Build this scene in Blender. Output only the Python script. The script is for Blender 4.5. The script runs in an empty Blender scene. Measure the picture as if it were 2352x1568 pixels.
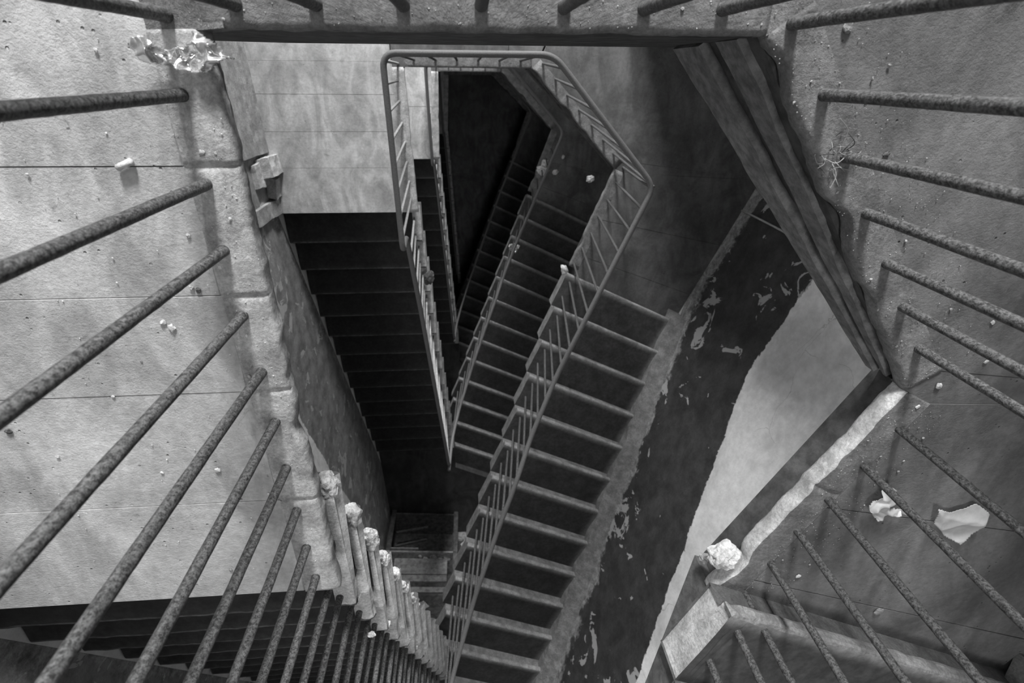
import bpy, bmesh, math, random
from mathutils import Vector, Matrix, noise
random.seed(7)
SC = bpy.context.scene
COL = SC.collection
V = Vector
# ------------------------------------------------------------------ camera, world, lights, exposure
CAMZ = 0.9602
F_PX = 1218.98
cam_d = bpy.data.cameras.new('camera')
cam_d.sensor_width = 36.0
cam_d.lens = F_PX / 2352 * 36.0
cam_d.clip_start = 0.02
cam_d.dof.use_dof = True
cam_d.dof.focus_distance = 1.35
cam_d.dof.aperture_fstop = 5.0
cam = bpy.data.objects.new('camera', cam_d)
COL.objects.link(cam)
R3 = Matrix(((0.99696048, 0.02867694, -0.07243914),
             (0.00722499, 0.89175526, 0.45246033),
             (0.07757316, -0.45160844, 0.88883757)))
cam.matrix_world = Matrix.Translation((0, 0, CAMZ)) @ R3.to_4x4()
SC.camera = cam

W = bpy.data.worlds.new('world')
SC.world = W
W.use_nodes = True
W.node_tree.nodes['Background'].inputs[0].default_value = (1, 1, 1, 1)
W.node_tree.nodes['Background'].inputs[1].default_value = 0.0
SC.view_settings.view_transform = 'Standard'
SC.view_settings.look = 'None'
SC.view_settings.exposure = -0.38
SC.view_settings.gamma = 1.0
SC.view_settings.use_curve_mapping = False

Z1, Z2, Z3 = 0.0, -3.2275, -6.3675
Z4 = Z3 - 3.14
Z0 = 3.2


def area(name, loc, target, sx, sy, power, spread=180):
    l = bpy.data.lights.new(name, 'AREA')
    l.shape = 'RECTANGLE'
    l.size, l.size_y, l.energy = sx, sy, power
    l.spread = math.radians(spread)
    o = bpy.data.objects.new(name, l)
    COL.objects.link(o)
    o.location = loc
    d = (V(target) - V(loc)).normalized()
    o.rotation_euler = d.to_track_quat('-Z', 'Y').to_euler()
    return o


# daylight through the hall window of every storey, then two added fill lights
area('window_daylight', (0.05, 5.1, Z1 + 1.75), (0.05, 0, Z1 + 1.2), 0.8, 1.05, 760)
area('window_daylight', (0.05, 5.1, Z2 + 1.65), (0.05, 0, Z2 + 1.1), 0.8, 1.05, 760)
area('window_daylight', (0.05, 5.1, Z3 + 1.65), (0.05, 0, Z3 + 1.1), 0.8, 1.05, 950)
area('arch_fill_light', (-0.1, 1.3, 2.5), (0.4, -2.4, -1.2), 2.4, 0.5, 4.5)  # added fill to brighten the wall plaster; no such window is built
area('well_fill_light', (0.25, -1.0, 5.2), (0.35, -1.6, 0), 0.9, 1.8, 14, 50)  # added weak overhead fill for the top storey, no real opening


# ------------------------------------------------------------------ node helpers and materials
class NT:
    def __init__(s, name):
        s.m = bpy.data.materials.new(name)
        s.m.use_nodes = True
        s.t = s.m.node_tree
        s.b = s.t.nodes['Principled BSDF']
        s.b.inputs['Specular IOR Level'].default_value = 0.3
        s.co = s.n('ShaderNodeNewGeometry').outputs['Position']

    def n(s, t, **k):
        x = s.t.nodes.new(t)
        for a, b in k.items():
            setattr(x, a, b)
        return x

    def link(s, a, b):
        if hasattr(a, 'is_output') or isinstance(a, bpy.types.NodeSocket):
            s.t.links.new(a, b)
        else:
            b.default_value = a

    def noise(s, scale, detail=6, rough=0.6, co=None, stretch=None, dist=0.0):
        c = co or s.co
        if stretch:
            mp = s.n('ShaderNodeMapping')
            mp.inputs['Scale'].default_value = stretch
            s.link(c, mp.inputs[0])
            c = mp.outputs[0]
        x = s.n('ShaderNodeTexNoise')
        x.inputs['Scale'].default_value = scale
        x.inputs['Detail'].default_value = detail
        x.inputs['Roughness'].default_value = rough
        x.inputs['Distortion'].default_value = dist
        s.link(c, x.inputs['Vector'])
        return x.outputs['Fac']

    def voro(s, scale, feature='F1', co=None, out='Distance', rnd=1.0):
        x = s.n('ShaderNodeTexVoronoi', feature=feature)
        x.inputs['Scale'].default_value = scale
        x.inputs['Randomness'].default_value = rnd
        s.link(co or s.co, x.inputs['Vector'])
        return x.outputs[out]

    def warp(s, amt):
        x = s.n('ShaderNodeTexNoise')
        x.inputs['Scale'].default_value = 2.2
        x.inputs['Detail'].default_value = 6
        s.link(s.co, x.inputs['Vector'])
        v = s.n('ShaderNodeVectorMath', operation='MULTIPLY_ADD')
        s.link(x.outputs['Color'], v.inputs[0])
        v.inputs[1].default_value = (amt, amt, amt)
        s.link(s.co, v.inputs[2])
        return v.outputs[0]

    def ramp(s, v, a, b, lo=0.0, hi=1.0):
        x = s.n('ShaderNodeMapRange')
        x.interpolation_type = 'SMOOTHSTEP'
        s.link(v, x.inputs[0])
        for i, q in enumerate((a, b, lo, hi)):
            x.inputs[i + 1].default_value = q
        return x.outputs[0]

    def math(s, op, a, b=0.0, c=None):
        x = s.n('ShaderNodeMath', operation=op)
        s.link(a, x.inputs[0])
        s.link(b, x.inputs[1])
        if c is not None:
            s.link(c, x.inputs[2])
        return x.outputs[0]

    def mix(s, f, a, b):
        # scalar mix a..b
        x = s.n('ShaderNodeMix', data_type='FLOAT')
        s.link(f, x.inputs[0])
        s.link(a, x.inputs[2])
        s.link(b, x.inputs[3])
        return x.outputs[0]

    def sep(s, v):
        x = s.n('ShaderNodeSeparateXYZ')
        s.link(v, x.inputs[0])
        return x.outputs

    def finish(s, val, rough=0.85, bumps=(), metal=0.0):
        cc = s.n('ShaderNodeCombineColor')
        for i in range(3):
            s.link(val, cc.inputs[i])
        s.t.links.new(cc.outputs[0], s.b.inputs['Base Color'])
        s.link(rough, s.b.inputs['Roughness'])
        s.b.inputs['Metallic'].default_value = metal
        nrm = None
        for h, st, di in bumps:
            bp = s.n('ShaderNodeBump')
            bp.inputs['Strength'].default_value = st
            bp.inputs['Distance'].default_value = di
            s.link(h, bp.inputs['Height'])
            if nrm:
                s.t.links.new(nrm, bp.inputs['Normal'])
            nrm = bp.outputs[0]
        if nrm:
            s.t.links.new(nrm, s.b.inputs['Normal'])
        return s.m


def mat_marble(name, base, streak=0.35, dirt=0.3, gloss=0.6):
    n = NT(name)
    a = n.noise(3.0, 8, 0.62, dist=0.6)
    b = n.noise(2.2, 6, 0.6, stretch=(2.5, 1.0, 1.0), dist=1.5)
    c = n.noise(55, 5, 0.7)
    pit = n.ramp(n.voro(38), 0.02, 0.12)
    pitmask = n.ramp(n.noise(9, 3), 0.48, 0.58)
    pv = n.math('MAXIMUM', pit, n.math('SUBTRACT', 1.0, pitmask))
    v = n.math('MULTIPLY', n.ramp(a, 0.3, 0.7, base * (1 - dirt), base * (1 + dirt * 0.6)), n.ramp(b, 0.35, 0.65, 1 - streak, 1.08))
    v = n.math('MULTIPLY', v, n.ramp(c, 0.3, 0.7, 0.86, 1.1))
    v = n.math('MULTIPLY', v, n.mix(pv, 0.55, 1.0))
    dk = n.ramp(n.noise(14, 6, 0.75, dist=0.5), 0.62, 0.72, 1.0, 0.6)
    v = n.math('MULTIPLY', v, dk)
    lump = n.noise(30, 6, 0.7)
    return n.finish(v, gloss, ((n.noise(5, 2, 0.5), 0.35, 0.02), (lump, 0.22, 0.006), (n.noise(75, 5, 0.7), 0.25, 0.003), (pv, 0.9, 0.005), (n.noise(190, 4, 0.7), 0.7, 0.002)))


def mat_stone_edge(name, base, fine=1.0):
    n = NT(name)
    a = n.noise(14, 6, 0.65)
    c = n.noise(120, 6, 0.75)
    v = n.math('MULTIPLY', n.ramp(a, 0.3, 0.72, base * 0.62, base * 1.2), n.ramp(c, 0.3, 0.7, 0.7, 1.2))
    return n.finish(v, 0.9, ((n.noise(38, 6, 0.7), 0.55, 0.01 * fine), (n.noise(150, 6, 0.75), 0.6, 0.004 * fine), (n.noise(420, 3, 0.7), 0.4, 0.0012)))


def mat_dust(name, base):
    # dusty slab strewn with grit
    n = NT(name)
    a = n.noise(7, 6, 0.65)
    fine = n.noise(240, 4, 0.8)
    grit = n.ramp(n.voro(170), 0.12, 0.3, 1.0, 0.0)
    gm = n.ramp(n.noise(26, 4, 0.7), 0.5, 0.66)
    g = n.math('MULTIPLY', grit, gm)
    v = n.ramp(a, 0.3, 0.72, base * 0.5, base * 1.25)
    v = n.math('MULTIPLY', v, n.ramp(fine, 0.3, 0.7, 0.65, 1.3))
    v = n.math('ADD', v, n.math('MULTIPLY', g, 0.28))
    return n.finish(v, 0.95, ((n.noise(60, 6, 0.75), 0.5, 0.008), (fine, 0.6, 0.003), (g, 0.6, 0.003)))


def mat_plain(name, v, rough=0.8, metal=0.0, nz=0.25, scale=40, bump=0.3, bd=0.003):
    n = NT(name)
    a = n.noise(scale, 5, 0.65)
    b = n.noise(scale * 0.15, 4, 0.6)
    val = n.math('MULTIPLY', n.ramp(a, 0.3, 0.7, v * (1 - nz), v * (1 + nz)), n.ramp(b, 0.3, 0.7, 1 - nz * 0.6, 1 + nz * 0.4))
    return n.finish(val, rough, ((a, bump, bd),), metal)


def mat_rust(name, lo, hi, scale=90):
    n = NT(name)
    a = n.noise(scale, 6, 0.75)
    b = n.noise(scale * 3.2, 4, 0.7)
    f = n.ramp(n.math('ADD', n.math('MULTIPLY', a, 0.65), n.math('MULTIPLY', b, 0.35)), 0.4, 0.62)
    return n.finish(n.mix(f, lo, hi), n.mix(f, 0.5, 0.8), ((a, 0.5, 0.002), (b, 0.45, 0.001)))


def mat_wall(name, light=0.62, dark=0.045, dado=1.18, lo_patch=0.15, slope=0.0):
    """painted wall: rough skirting, dark dado with flakes gone, pale plaster above. UV.y = height over the walking line"""
    n = NT(name)
    uv = n.n('ShaderNodeUVMap').outputs[0]
    h = n.sep(uv)[1]
    wob = n.math('MULTIPLY', n.math('SUBTRACT', n.noise(5, 5, 0.6), 0.5), 0.10)
    wob2 = n.math('MULTIPLY', n.math('SUBTRACT', n.noise(32, 5, 0.7), 0.5), 0.05)
    hh = n.math('ADD', n.math('ADD', h, wob), wob2)
    up = n.ramp(hh, dado - 0.004, dado + 0.004)
    # flakes: thresholded warped noise, in clusters
    fl = n.noise(5.2, 5, 0.6, dist=0.9)
    flm = n.noise(1.6, 2, 0.5)
    flk = n.ramp(n.math('ADD', fl, n.math('MULTIPLY', flm, 0.35)), 0.783, 0.791)
    cr = n.voro(2.6, 'DISTANCE_TO_EDGE', co=None)
    crm = n.ramp(cr, 0.004, 0.012, 1.0, 0.0)
    crm = n.math('MULTIPLY', crm, n.ramp(n.noise(3.1, 3), 0.57, 0.6))
    low_h = n.math('ADD', h, n.math('MULTIPLY', n.math('SUBTRACT', n.noise(3.2, 6, 0.68), 0.5), 0.55))
    low = n.ramp(low_h, lo_patch, lo_patch + 0.05, 1.0, 0.0)
    tex = n.noise(60, 6, 0.75)
    big = n.noise(1.8, 5, 0.62, dist=0.5)
    lightv = n.math('MULTIPLY', n.ramp(big, 0.3, 0.7, light * 0.72, light * 1.05), n.ramp(n.noise(11, 7, 0.72), 0.3, 0.7, 0.84, 1.08))
    crack = n.ramp(n.voro(1.7, 'DISTANCE_TO_EDGE', co=n.warp(0.5)), 0.0, 0.005, 0.62, 1.0)
    crack = n.math('MAXIMUM', crack, n.ramp(n.noise(1.1, 2), 0.50, 0.56, 1.0, 0.0))
    lightv = n.math('MULTIPLY', lightv, crack)
    darkv = n.math('MULTIPLY', n.ramp(n.noise(7, 6, 0.65), 0.3, 0.75, dark * 0.7, dark * 1.5), n.ramp(tex, 0.3, 0.7, 0.85, 1.15))
    roughv = n.math('MULTIPLY', n.ramp(n.noise(16, 7, 0.75), 0.3, 0.7, 0.12, 0.42), n.ramp(tex, 0.3, 0.7, 0.7, 1.2))
    d = n.mix(low, darkv, roughv)
    d = n.mix(n.math('MULTIPLY', flk, 0.95), d, light * 0.5)
    v = n.mix(up, d, lightv)
    edge = n.math('ADD', n.math('MULTIPLY', up, 1.0), n.math('MULTIPLY', flk, -1.0))
    return n.finish(v, n.mix(up, 0.65, 0.9), ((edge, 0.3, 0.004), (n.noise(22, 6, 0.7), 0.3, 0.01), (tex, 0.3, 0.003)))


M = {}
M['marble_left'] = mat_marble('marble_worn_pale', 0.60, 0.30, 0.26, 0.7)
M['marble_right'] = mat_marble('marble_dirty_dim', 0.19, 0.25, 0.35, 0.7)  # dirty marble, base also lowered for weaker light on this side
M['mid_floor'] = mat_marble('half_landing_shaded', 0.07, 0.25, 0.4, 0.85)  # darker marble copy, gloom of the half landings put into the colour
M['marble_dark'] = mat_marble('marble_shaded_dark', 0.17, 0.25, 0.35, 0.75)  # darker marble copy; dim light of the lower right landings is in the colour
M['dust'] = mat_dust('dust_and_grit', 0.26)
M['edge'] = mat_stone_edge('weathered_stone_edge', 0.52)
M['edge_dusty'] = mat_stone_edge('dusty_stone_edge', 0.24, 1.2)
M['edge_bright'] = mat_stone_edge('broken_marble_face', 0.72)


def mat_tread(name, v0, v1):
    n = NT(name)
    uv = n.sep(n.n('ShaderNodeUVMap').outputs[0])
    a = n.noise(9, 6, 0.65)
    w = n.math('MULTIPLY', n.math('SUBTRACT', a, 0.5), 0.10)
    e = n.math('MINIMUM', n.math('ADD', uv[0], w), n.math('ADD', n.math('MULTIPLY', uv[1], 1.6), n.math('MULTIPLY', w, 0.4)))
    e = n.ramp(e, 0.0, 0.09, 1.0, 0.0)
    v = n.math('MULTIPLY', n.mix(e, v0, v1), n.ramp(n.noise(40, 6, 0.7), 0.3, 0.7, 0.75, 1.2))
    v = n.math('MULTIPLY', v, n.ramp(a, 0.3, 0.7, 0.75, 1.2))
    return n.finish(v, 0.8, ((n.noise(60, 6, 0.7), 0.3, 0.003),))


M['tread'] = mat_tread('tread_dark_marble', 0.075, 0.33)
M['tread_left'] = mat_tread('tread_shaded_marble', 0.032, 0.05)  # darkened tread copy, shade of the left flights painted in
M['skirt'] = mat_stone_edge('rough_plaster_skirting', 0.26, 1.3)
M['riser_dim'] = mat_stone_edge('dusty_riser', 0.15, 0.8)
M['skirting_stone'] = mat_stone_edge('skirting_stone', 0.34, 0.8)
M['riser'] = mat_stone_edge('stone_riser', 0.24, 0.6)
M['edge_chunk'] = mat_stone_edge('fresh_marble_break', 0.58)
M['nosing_left'] = mat_plain('shaded_nosing', 0.10, 0.8, 0, 0.4, 30)  # darkened nosing copy, carries the left flights' shade in its colour
M['nosing'] = mat_stone_edge('tread_nosing_worn', 0.34, 0.6)
M['plaster'] = mat_plain('old_plaster', 0.13, 0.95, 0, 0.3, 26, 0.6, 0.01)
M['plaster_fascia'] = mat_plain('rough_fascia_plaster', 0.21, 0.95, 0, 0.35, 30, 0.7, 0.01)
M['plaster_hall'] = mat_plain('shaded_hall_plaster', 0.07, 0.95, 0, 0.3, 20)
M['plaster_dark'] = mat_plain('shaded_plaster', 0.08, 0.95, 0, 0.4, 20, 0.6, 0.01)  # base darkened to put shade into soffits, risers and lower mouldings
M['wall'] = mat_wall('painted_stairwell_wall', 0.80)
M['wall_left'] = mat_wall('painted_stairwell_wall_left', 0.9, 0.22, 1.20, 0.02)
M['rust'] = mat_rust('rusted_iron', 0.025, 0.20, 170)
M['rust_lit'] = mat_rust('rusted_iron_lit', 0.22, 0.5)  # lit copy of the rust, brightened for left balusters of lower railings
M['rail'] = mat_rust('painted_iron_rail', 0.11, 0.18, 200)
M['pipe'] = mat_plain('pale_metal_conduit', 0.6, 0.4, 0.4, 0.1)
M['wood'] = mat_plain('old_dark_wood', 0.09, 0.7, 0, 0.45, 18)
M['wood_pale'] = mat_plain('weathered_board', 0.30, 0.8, 0, 0.35, 22)
M['paper'] = mat_plain('creased_paper', 0.62, 0.8, 0, 0.12, 20)
M['foil'] = mat_plain('shiny_foil', 0.9, 0.22, 0.85, 0.1, 30, 0.2)
M['rock'] = mat_stone_edge('broken_plaster_lump', 0.8)
M['rock_grey'] = mat_stone_edge('grey_rubble', 0.4)
M['straw'] = mat_plain('dry_straw', 0.4, 0.8)
M['ink'] = mat_plain('dark_ink', 0.05, 0.8)


# ------------------------------------------------------------------ mesh helpers
def obj(name, verts, faces, mat, parent=None, smooth=False, mats=None, fm=None):
    me = bpy.data.meshes.new(name)
    me.from_pydata([tuple(v) for v in verts], [], faces)
    for m_ in (mats or [mat]):
        me.materials.append(m_)
    if fm:
        me.polygons.foreach_set('material_index', fm)
    if smooth:
        me.polygons.foreach_set('use_smooth', [True] * len(me.polygons))
    me.update()
    o = bpy.data.objects.new(name, me)
    COL.objects.link(o)
    if parent:
        o.parent = parent
    return o


def from_bm(name, bm, mat, parent=None, smooth=False, recalc=True):
    if recalc:
        bmesh.ops.recalc_face_normals(bm, faces=bm.faces)
    me = bpy.data.meshes.new(name)
    bm.to_mesh(me)
    bm.free()
    for m_ in (mat if isinstance(mat, (list, tuple)) else [mat]):
        me.materials.append(m_)
    if smooth:
        me.polygons.foreach_set('use_smooth', [True] * len(me.polygons))
    o = bpy.data.objects.new(name, me)
    COL.objects.link(o)
    if parent:
        o.parent = parent
    return o


def tag(o, label=None, cat=None, group=None, kind=None):
    if label:
        o['label'] = label
    if cat:
        o['category'] = cat
    if group:
        o['group'] = group
    if kind:
        o['kind'] = kind
    return o


def empty(name, label, cat, group=None, loc=(0, 0, 0)):
    o = bpy.data.objects.new(name, None)
    COL.objects.link(o)
    o.empty_display_size = 0.1
    o.location = loc
    tag(o, label, cat, group)
    return o


def struct(o):
    o['kind'] = 'structure'
    return o


def prism_into(bm, poly, z0, z1, bevel=0.0, mi=0):
    area2 = sum(poly[i][0] * poly[(i + 1) % len(poly)][1] - poly[(i + 1) % len(poly)][0] * poly[i][1] for i in range(len(poly)))
    if area2 < 0:
        poly = poly[::-1]
    c = V((sum(p[0] for p in poly) / len(poly), sum(p[1] for p in poly) / len(poly)))
    fs = []
    lo = [bm.verts.new((p[0], p[1], z0)) for p in poly]
    hi = [bm.verts.new((p[0], p[1], z1 - bevel)) for p in poly]
    n = len(poly)
    for i in range(n):
        fs.append(bm.faces.new((lo[i], lo[(i + 1) % n], hi[(i + 1) % n], hi[i])))
    fs.append(bm.faces.new(lo[::-1]))
    if bevel > 0:
        top = []
        for p in poly:
            d = V((p[0], p[1])) - c
            k = 1 - bevel * 1.3 / max(d.length, 0.01)
            top.append(bm.verts.new((c.x + d.x * k, c.y + d.y * k, z1)))
        for i in range(n):
            fs.append(bm.faces.new((hi[i], hi[(i + 1) % n], top[(i + 1) % n], top[i])))
        fs.append(bm.faces.new(top))
    else:
        fs.append(bm.faces.new(hi))
    for f in fs:
        f.material_index = mi
    return fs


def shrink(poly, g):
    """move every side of a convex polygon inward by g"""
    n = len(poly)
    ar = sum(poly[i][0] * poly[(i + 1) % n][1] - poly[(i + 1) % n][0] * poly[i][1] for i in range(n))
    if ar < 0:
        poly = poly[::-1]
    out = []
    for i in range(n):
        a, b, c = V(poly[i - 1]), V(poly[i]), V(poly[(i + 1) % n])
        d1, d2 = (b - a).normalized(), (c - b).normalized()
        n1, n2 = V((-d1.y, d1.x)), V((-d2.y, d2.x))
        k = 1 + n1.dot(n2)
        m = (n1 + n2) / max(k, 0.25)
        out.append(tuple(b + m * g))
    return out


def tube(pts, r, seg=10, bump=0.0, freq=60, caps=True, seed=0.0, rfun=None):
    """verts, faces of a tube along pts"""
    pts = [V(p) for p in pts]
    vs, fs = [], []
    n = len(pts)
    t0 = (pts[1] - pts[0]).normalized()
    up = V((0, 0, 1)) if abs(t0.z) < 0.9 else V((1, 0, 0))
    u = t0.cross(up).normalized()
    for i, p in enumerate(pts):
        t = ((pts[min(i + 1, n - 1)] - pts[max(i - 1, 0)])).normalized()
        u = (u - t * u.dot(t)).normalized()
        w = t.cross(u)
        ri = r * (rfun(i / (n - 1)) if rfun else 1)
        for k in range(seg):
            a = 2 * math.pi * k / seg
            d = u * math.cos(a) + w * math.sin(a)
            q = p + d * ri
            if bump:
                q = p + d * (ri + bump * noise.noise((q + V((seed, 0, 0))) * freq))
            vs.append(q)
    for i in range(n - 1):
        for k in range(seg):
            k2 = (k + 1) % seg
            fs.append((i * seg + k, i * seg + k2, (i + 1) * seg + k2, (i + 1) * seg + k))
    if caps:
        fs.append(tuple(range(seg))[::-1])
        fs.append(tuple((n - 1) * seg + k for k in range(seg)))
    return vs, fs


def fillet(pts, rad, seg=6):
    """round the corners of a polyline"""
    out = [V(pts[0])]
    for i in range(1, len(pts) - 1):
        a, b, c = V(pts[i - 1]), V(pts[i]), V(pts[i + 1])
        r = min(rad, (a - b).length * 0.45, (c - b).length * 0.45)
        p, q = b + (a - b).normalized() * r, b + (c - b).normalized() * r
        for k in range(seg + 1):
            t = k / seg
            out.append((p * (1 - t) + b * t) * (1 - t) + (b * (1 - t) + q * t) * t)
    out.append(V(pts[-1]))
    return out


def lip(name, path, z, mat, parent, width=0.10, thick=0.05, res=0.02, amp=0.003, chip=0.01, cracks=(), side=1, seed=0.0, freq=26, endcap=True):
    """stone edge strip swept along the well edge; the stone lies on the left of the path for side=1"""
    P = [V(p) for p in path]
    n = len(P)
    nr = []
    for i in range(n):
        ds = []
        if i > 0:
            ds.append((P[i] - P[i - 1]).normalized())
        if i < n - 1:
            ds.append((P[i + 1] - P[i]).normalized())
        ns = [V((-d.y, d.x)) * side for d in ds]
        m = sum(ns, V((0, 0))) / len(ns)
        m = m / max(m.length_squared, 0.3)
        nr.append(m)
    prof = [(width, 0), (width * 0.8, 0), (width * 0.6, 0), (width * 0.42, 0), (width * 0.28, 0), (width * 0.15, -0.0002), (0.008, -0.001), (0.002, -0.004), (0, -0.010),
            (0.0, -thick * 0.5), (0.002, -thick * 0.8), (0.008, -thick), (width, -thick)]
    vs, fs = [], []
    rings = 0
    s0 = 0.0
    for i in range(n - 1):
        L = (P[i + 1] - P[i]).length
        k = max(1, int(L / res))
        for j in range(k + (1 if i == n - 2 else 0)):
            t = j / k
            s = s0 + L * t
            p = P[i].lerp(P[i + 1], t)
            m = nr[i].lerp(nr[i + 1], t)
            cz = 0.0
            for c in cracks:
                cz = max(cz, math.exp(-((s - c - 0.006 * noise.noise(V((s * 3, c, 1)))) / 0.004) ** 2))
            ch = noise.noise(V((s * 9, seed, 3.3)))
            ch2 = noise.noise(V((s * 31, seed, 7.7)))
            cut = max(0, ch - 0.12) * chip * 4 + ch2 * chip * 0.35
            for a, (d, h) in enumerate(prof):
                w = max(0.0, 1 - d / (width * 0.5)) if a < 12 else 0
                q = V((p.x + m.x * (d + cut * w), p.y + m.y * (d + cut * w), z + h))
                if amp and a not in (12,):
                    e = amp * (1.0 if a > 4 else 0.35)
                    if a == 0:
                        e = 0
                    q += V((noise.noise(q * freq), noise.noise(q * freq + V((9, 0, 0))), noise.noise(q * freq + V((0, 9, 0))) * 0.8)) * e
                    q += V((noise.noise(q * freq * 3.3), noise.noise(q * freq * 3.3 + V((5, 0, 0))), 0)) * e * 0.5
                q.z -= 0.008 * cz * (1 if 0 < a < 10 else 0)
                vs.append(q)
            rings += 1
        s0 += L
    m_ = len(prof)
    for r in range(rings - 1):
        for a in range(m_ - 1):
            f = (r * m_ + a, r * m_ + a + 1, (r + 1) * m_ + a + 1, (r + 1) * m_ + a)
            fs.append(f if side == 1 else f[::-1])
    fs.append(tuple(range(m_)))
    fs.append(tuple((rings - 1) * m_ + a for a in range(m_))[::-1])
    bm = bmesh.new()
    bv = [bm.verts.new(v) for v in vs]
    two = isinstance(mat, (list, tuple))
    for f in fs:
        q = bm.faces.new([bv[i] for i in f])
        if two and len(f) == 4 and 6 <= min(i % m_ for i in f) < 11:
            q.material_index = 1
    return from_bm(name, bm, mat, parent, smooth=True)


def rock(name, loc, size, mat, label=None, cat='rubble', group=None, seed=0, flat=0.6, parent=None, sub=2, rz=None, nz=1.0):
    bm = bmesh.new()
    bmesh.ops.create_icosphere(bm, subdivisions=sub, radius=0.5)
    sx, sy, sz = size if isinstance(size, (tuple, list)) else (size, size * random.uniform(0.7, 1), size * flat)
    a = random.uniform(0, 6.28) if rz is None else rz
    ca, sa = math.cos(a), math.sin(a)
    lo = 1e9
    for v in bm.verts:
        d = v.co.normalized()
        k = 1 + nz * 0.42 * noise.noise(d * 1.7 + V((seed * 3.1, seed, 0))) + nz * 0.18 * noise.noise(d * 4.5 + V((0, seed * 2.3, 0)))
        x, y, zz = d.x * k * sx / 2, d.y * k * sy / 2, d.z * k * sz / 2
        v.co = V((x * ca - y * sa, x * sa + y * ca, max(zz, -sz * 0.32)))
        lo = min(lo, v.co.z)
    for v in bm.verts:
        v.co.z -= lo
    o = from_bm(name, bm, mat, parent, smooth=False)
    o.location = loc
    if label:
        tag(o, label, cat, group)
    return o


# ------------------------------------------------------------------ plan of the stairwell
WD = V((0.902, -0.432))            # across the right-hand flights
FD = V((-0.3985, -0.9172))         # up the right-hand flights (away, plan)
XL0, XLs = -1.512, 0.044           # left wall: x = XL0 - XLs*y


def xl(y):
    return XL0 - XLs * y


RW0 = V((1.79, -1.98))             # a point on the right wall


def rwall(y):
    t = (y - RW0.y) / FD.y
    return V((RW0.x + FD.x * t, y))


TOPY = 1.10
ENDY = -6.12
HALLY = 4.95
# right wall and diagonal wall corner
DG0 = V((0.485, 0.05))
DGD = V((0.585, -0.811))
DGN = V((0.811, 0.585))
dg = DG0 + DGN * 1.02
# intersection of the diagonal wall with the right wall
det = DGD.x * (-FD.y) - DGD.y * (-FD.x)
rhs = RW0 - dg
tt = (rhs.x * (-FD.y) - rhs.y * (-FD.x)) / det
CORN = dg + DGD * tt
tt2 = (TOPY - dg.y) / DGD.y
DTOP = dg + DGD * tt2               # diagonal wall meets the top wall


class St:
    pass


def storey(z, lx, lend, rs, lg, rg, top_y=0.05):
    s = St()
    s.z, s.lx, s.lend, s.rs, s.lg, s.rg, s.top_y = z, lx, lend, rs, lg, rg, top_y
    return s


# z, (left edge x at top, at stair edge), y of left stair edge, start of right flight, goings, well corner
S1 = dict(z=Z1, A=(-0.362, -1.188), TL=(-0.392, 0.055), TR=(0.49, 0.055), R=(0.985, -0.645), S=(0.64, -1.30), R0=(0.64, -1.225), lgo=0.2275, rgo=0.262,
          lr=0.1161, rr=0.1145, nl=14, nr=14)
S2 = dict(z=Z2, A=(-0.398, -0.978), TL=(-0.425, 0.027), TR=(0.465, 0.022), R=(1.128, -0.662), S=(0.815, -1.44), R0=(0.776, -1.462), lgo=0.269, rgo=0.2737,
          lr=0.1161, rr=0.11525, nl=14, nr=14)
S3 = dict(z=Z3, A=(-0.375, -1.02), TL=(-0.335, 0.0), TR=(0.44, -0.005), R=(1.09, -0.66), S=(0.80, -1.44), R0=(0.776, -1.462), lgo=0.269, rgo=0.2737,
          lr=0.1161, rr=0.1083, nl=14, nr=14)
S4 = dict(z=Z4, A=(-0.36, -1.02), TL=(-0.30, -0.05), TR=(0.44, -0.05), R=(1.09, -0.64), S=(0.80, -1.44), R0=(0.776, -1.462), lgo=0.269, rgo=0.2737,
          lr=0.1161, rr=0.1083, nl=14, nr=14)


def mid_z(s):
    return s['z'] - s['nl'] * s['lr']


def right_pt(s, n):
    """inner end of the nosing n (1 = first step up) of the flight rising from landing s"""
    return V(s['R0']) + FD * s['rgo'] * (n - 1)


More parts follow.
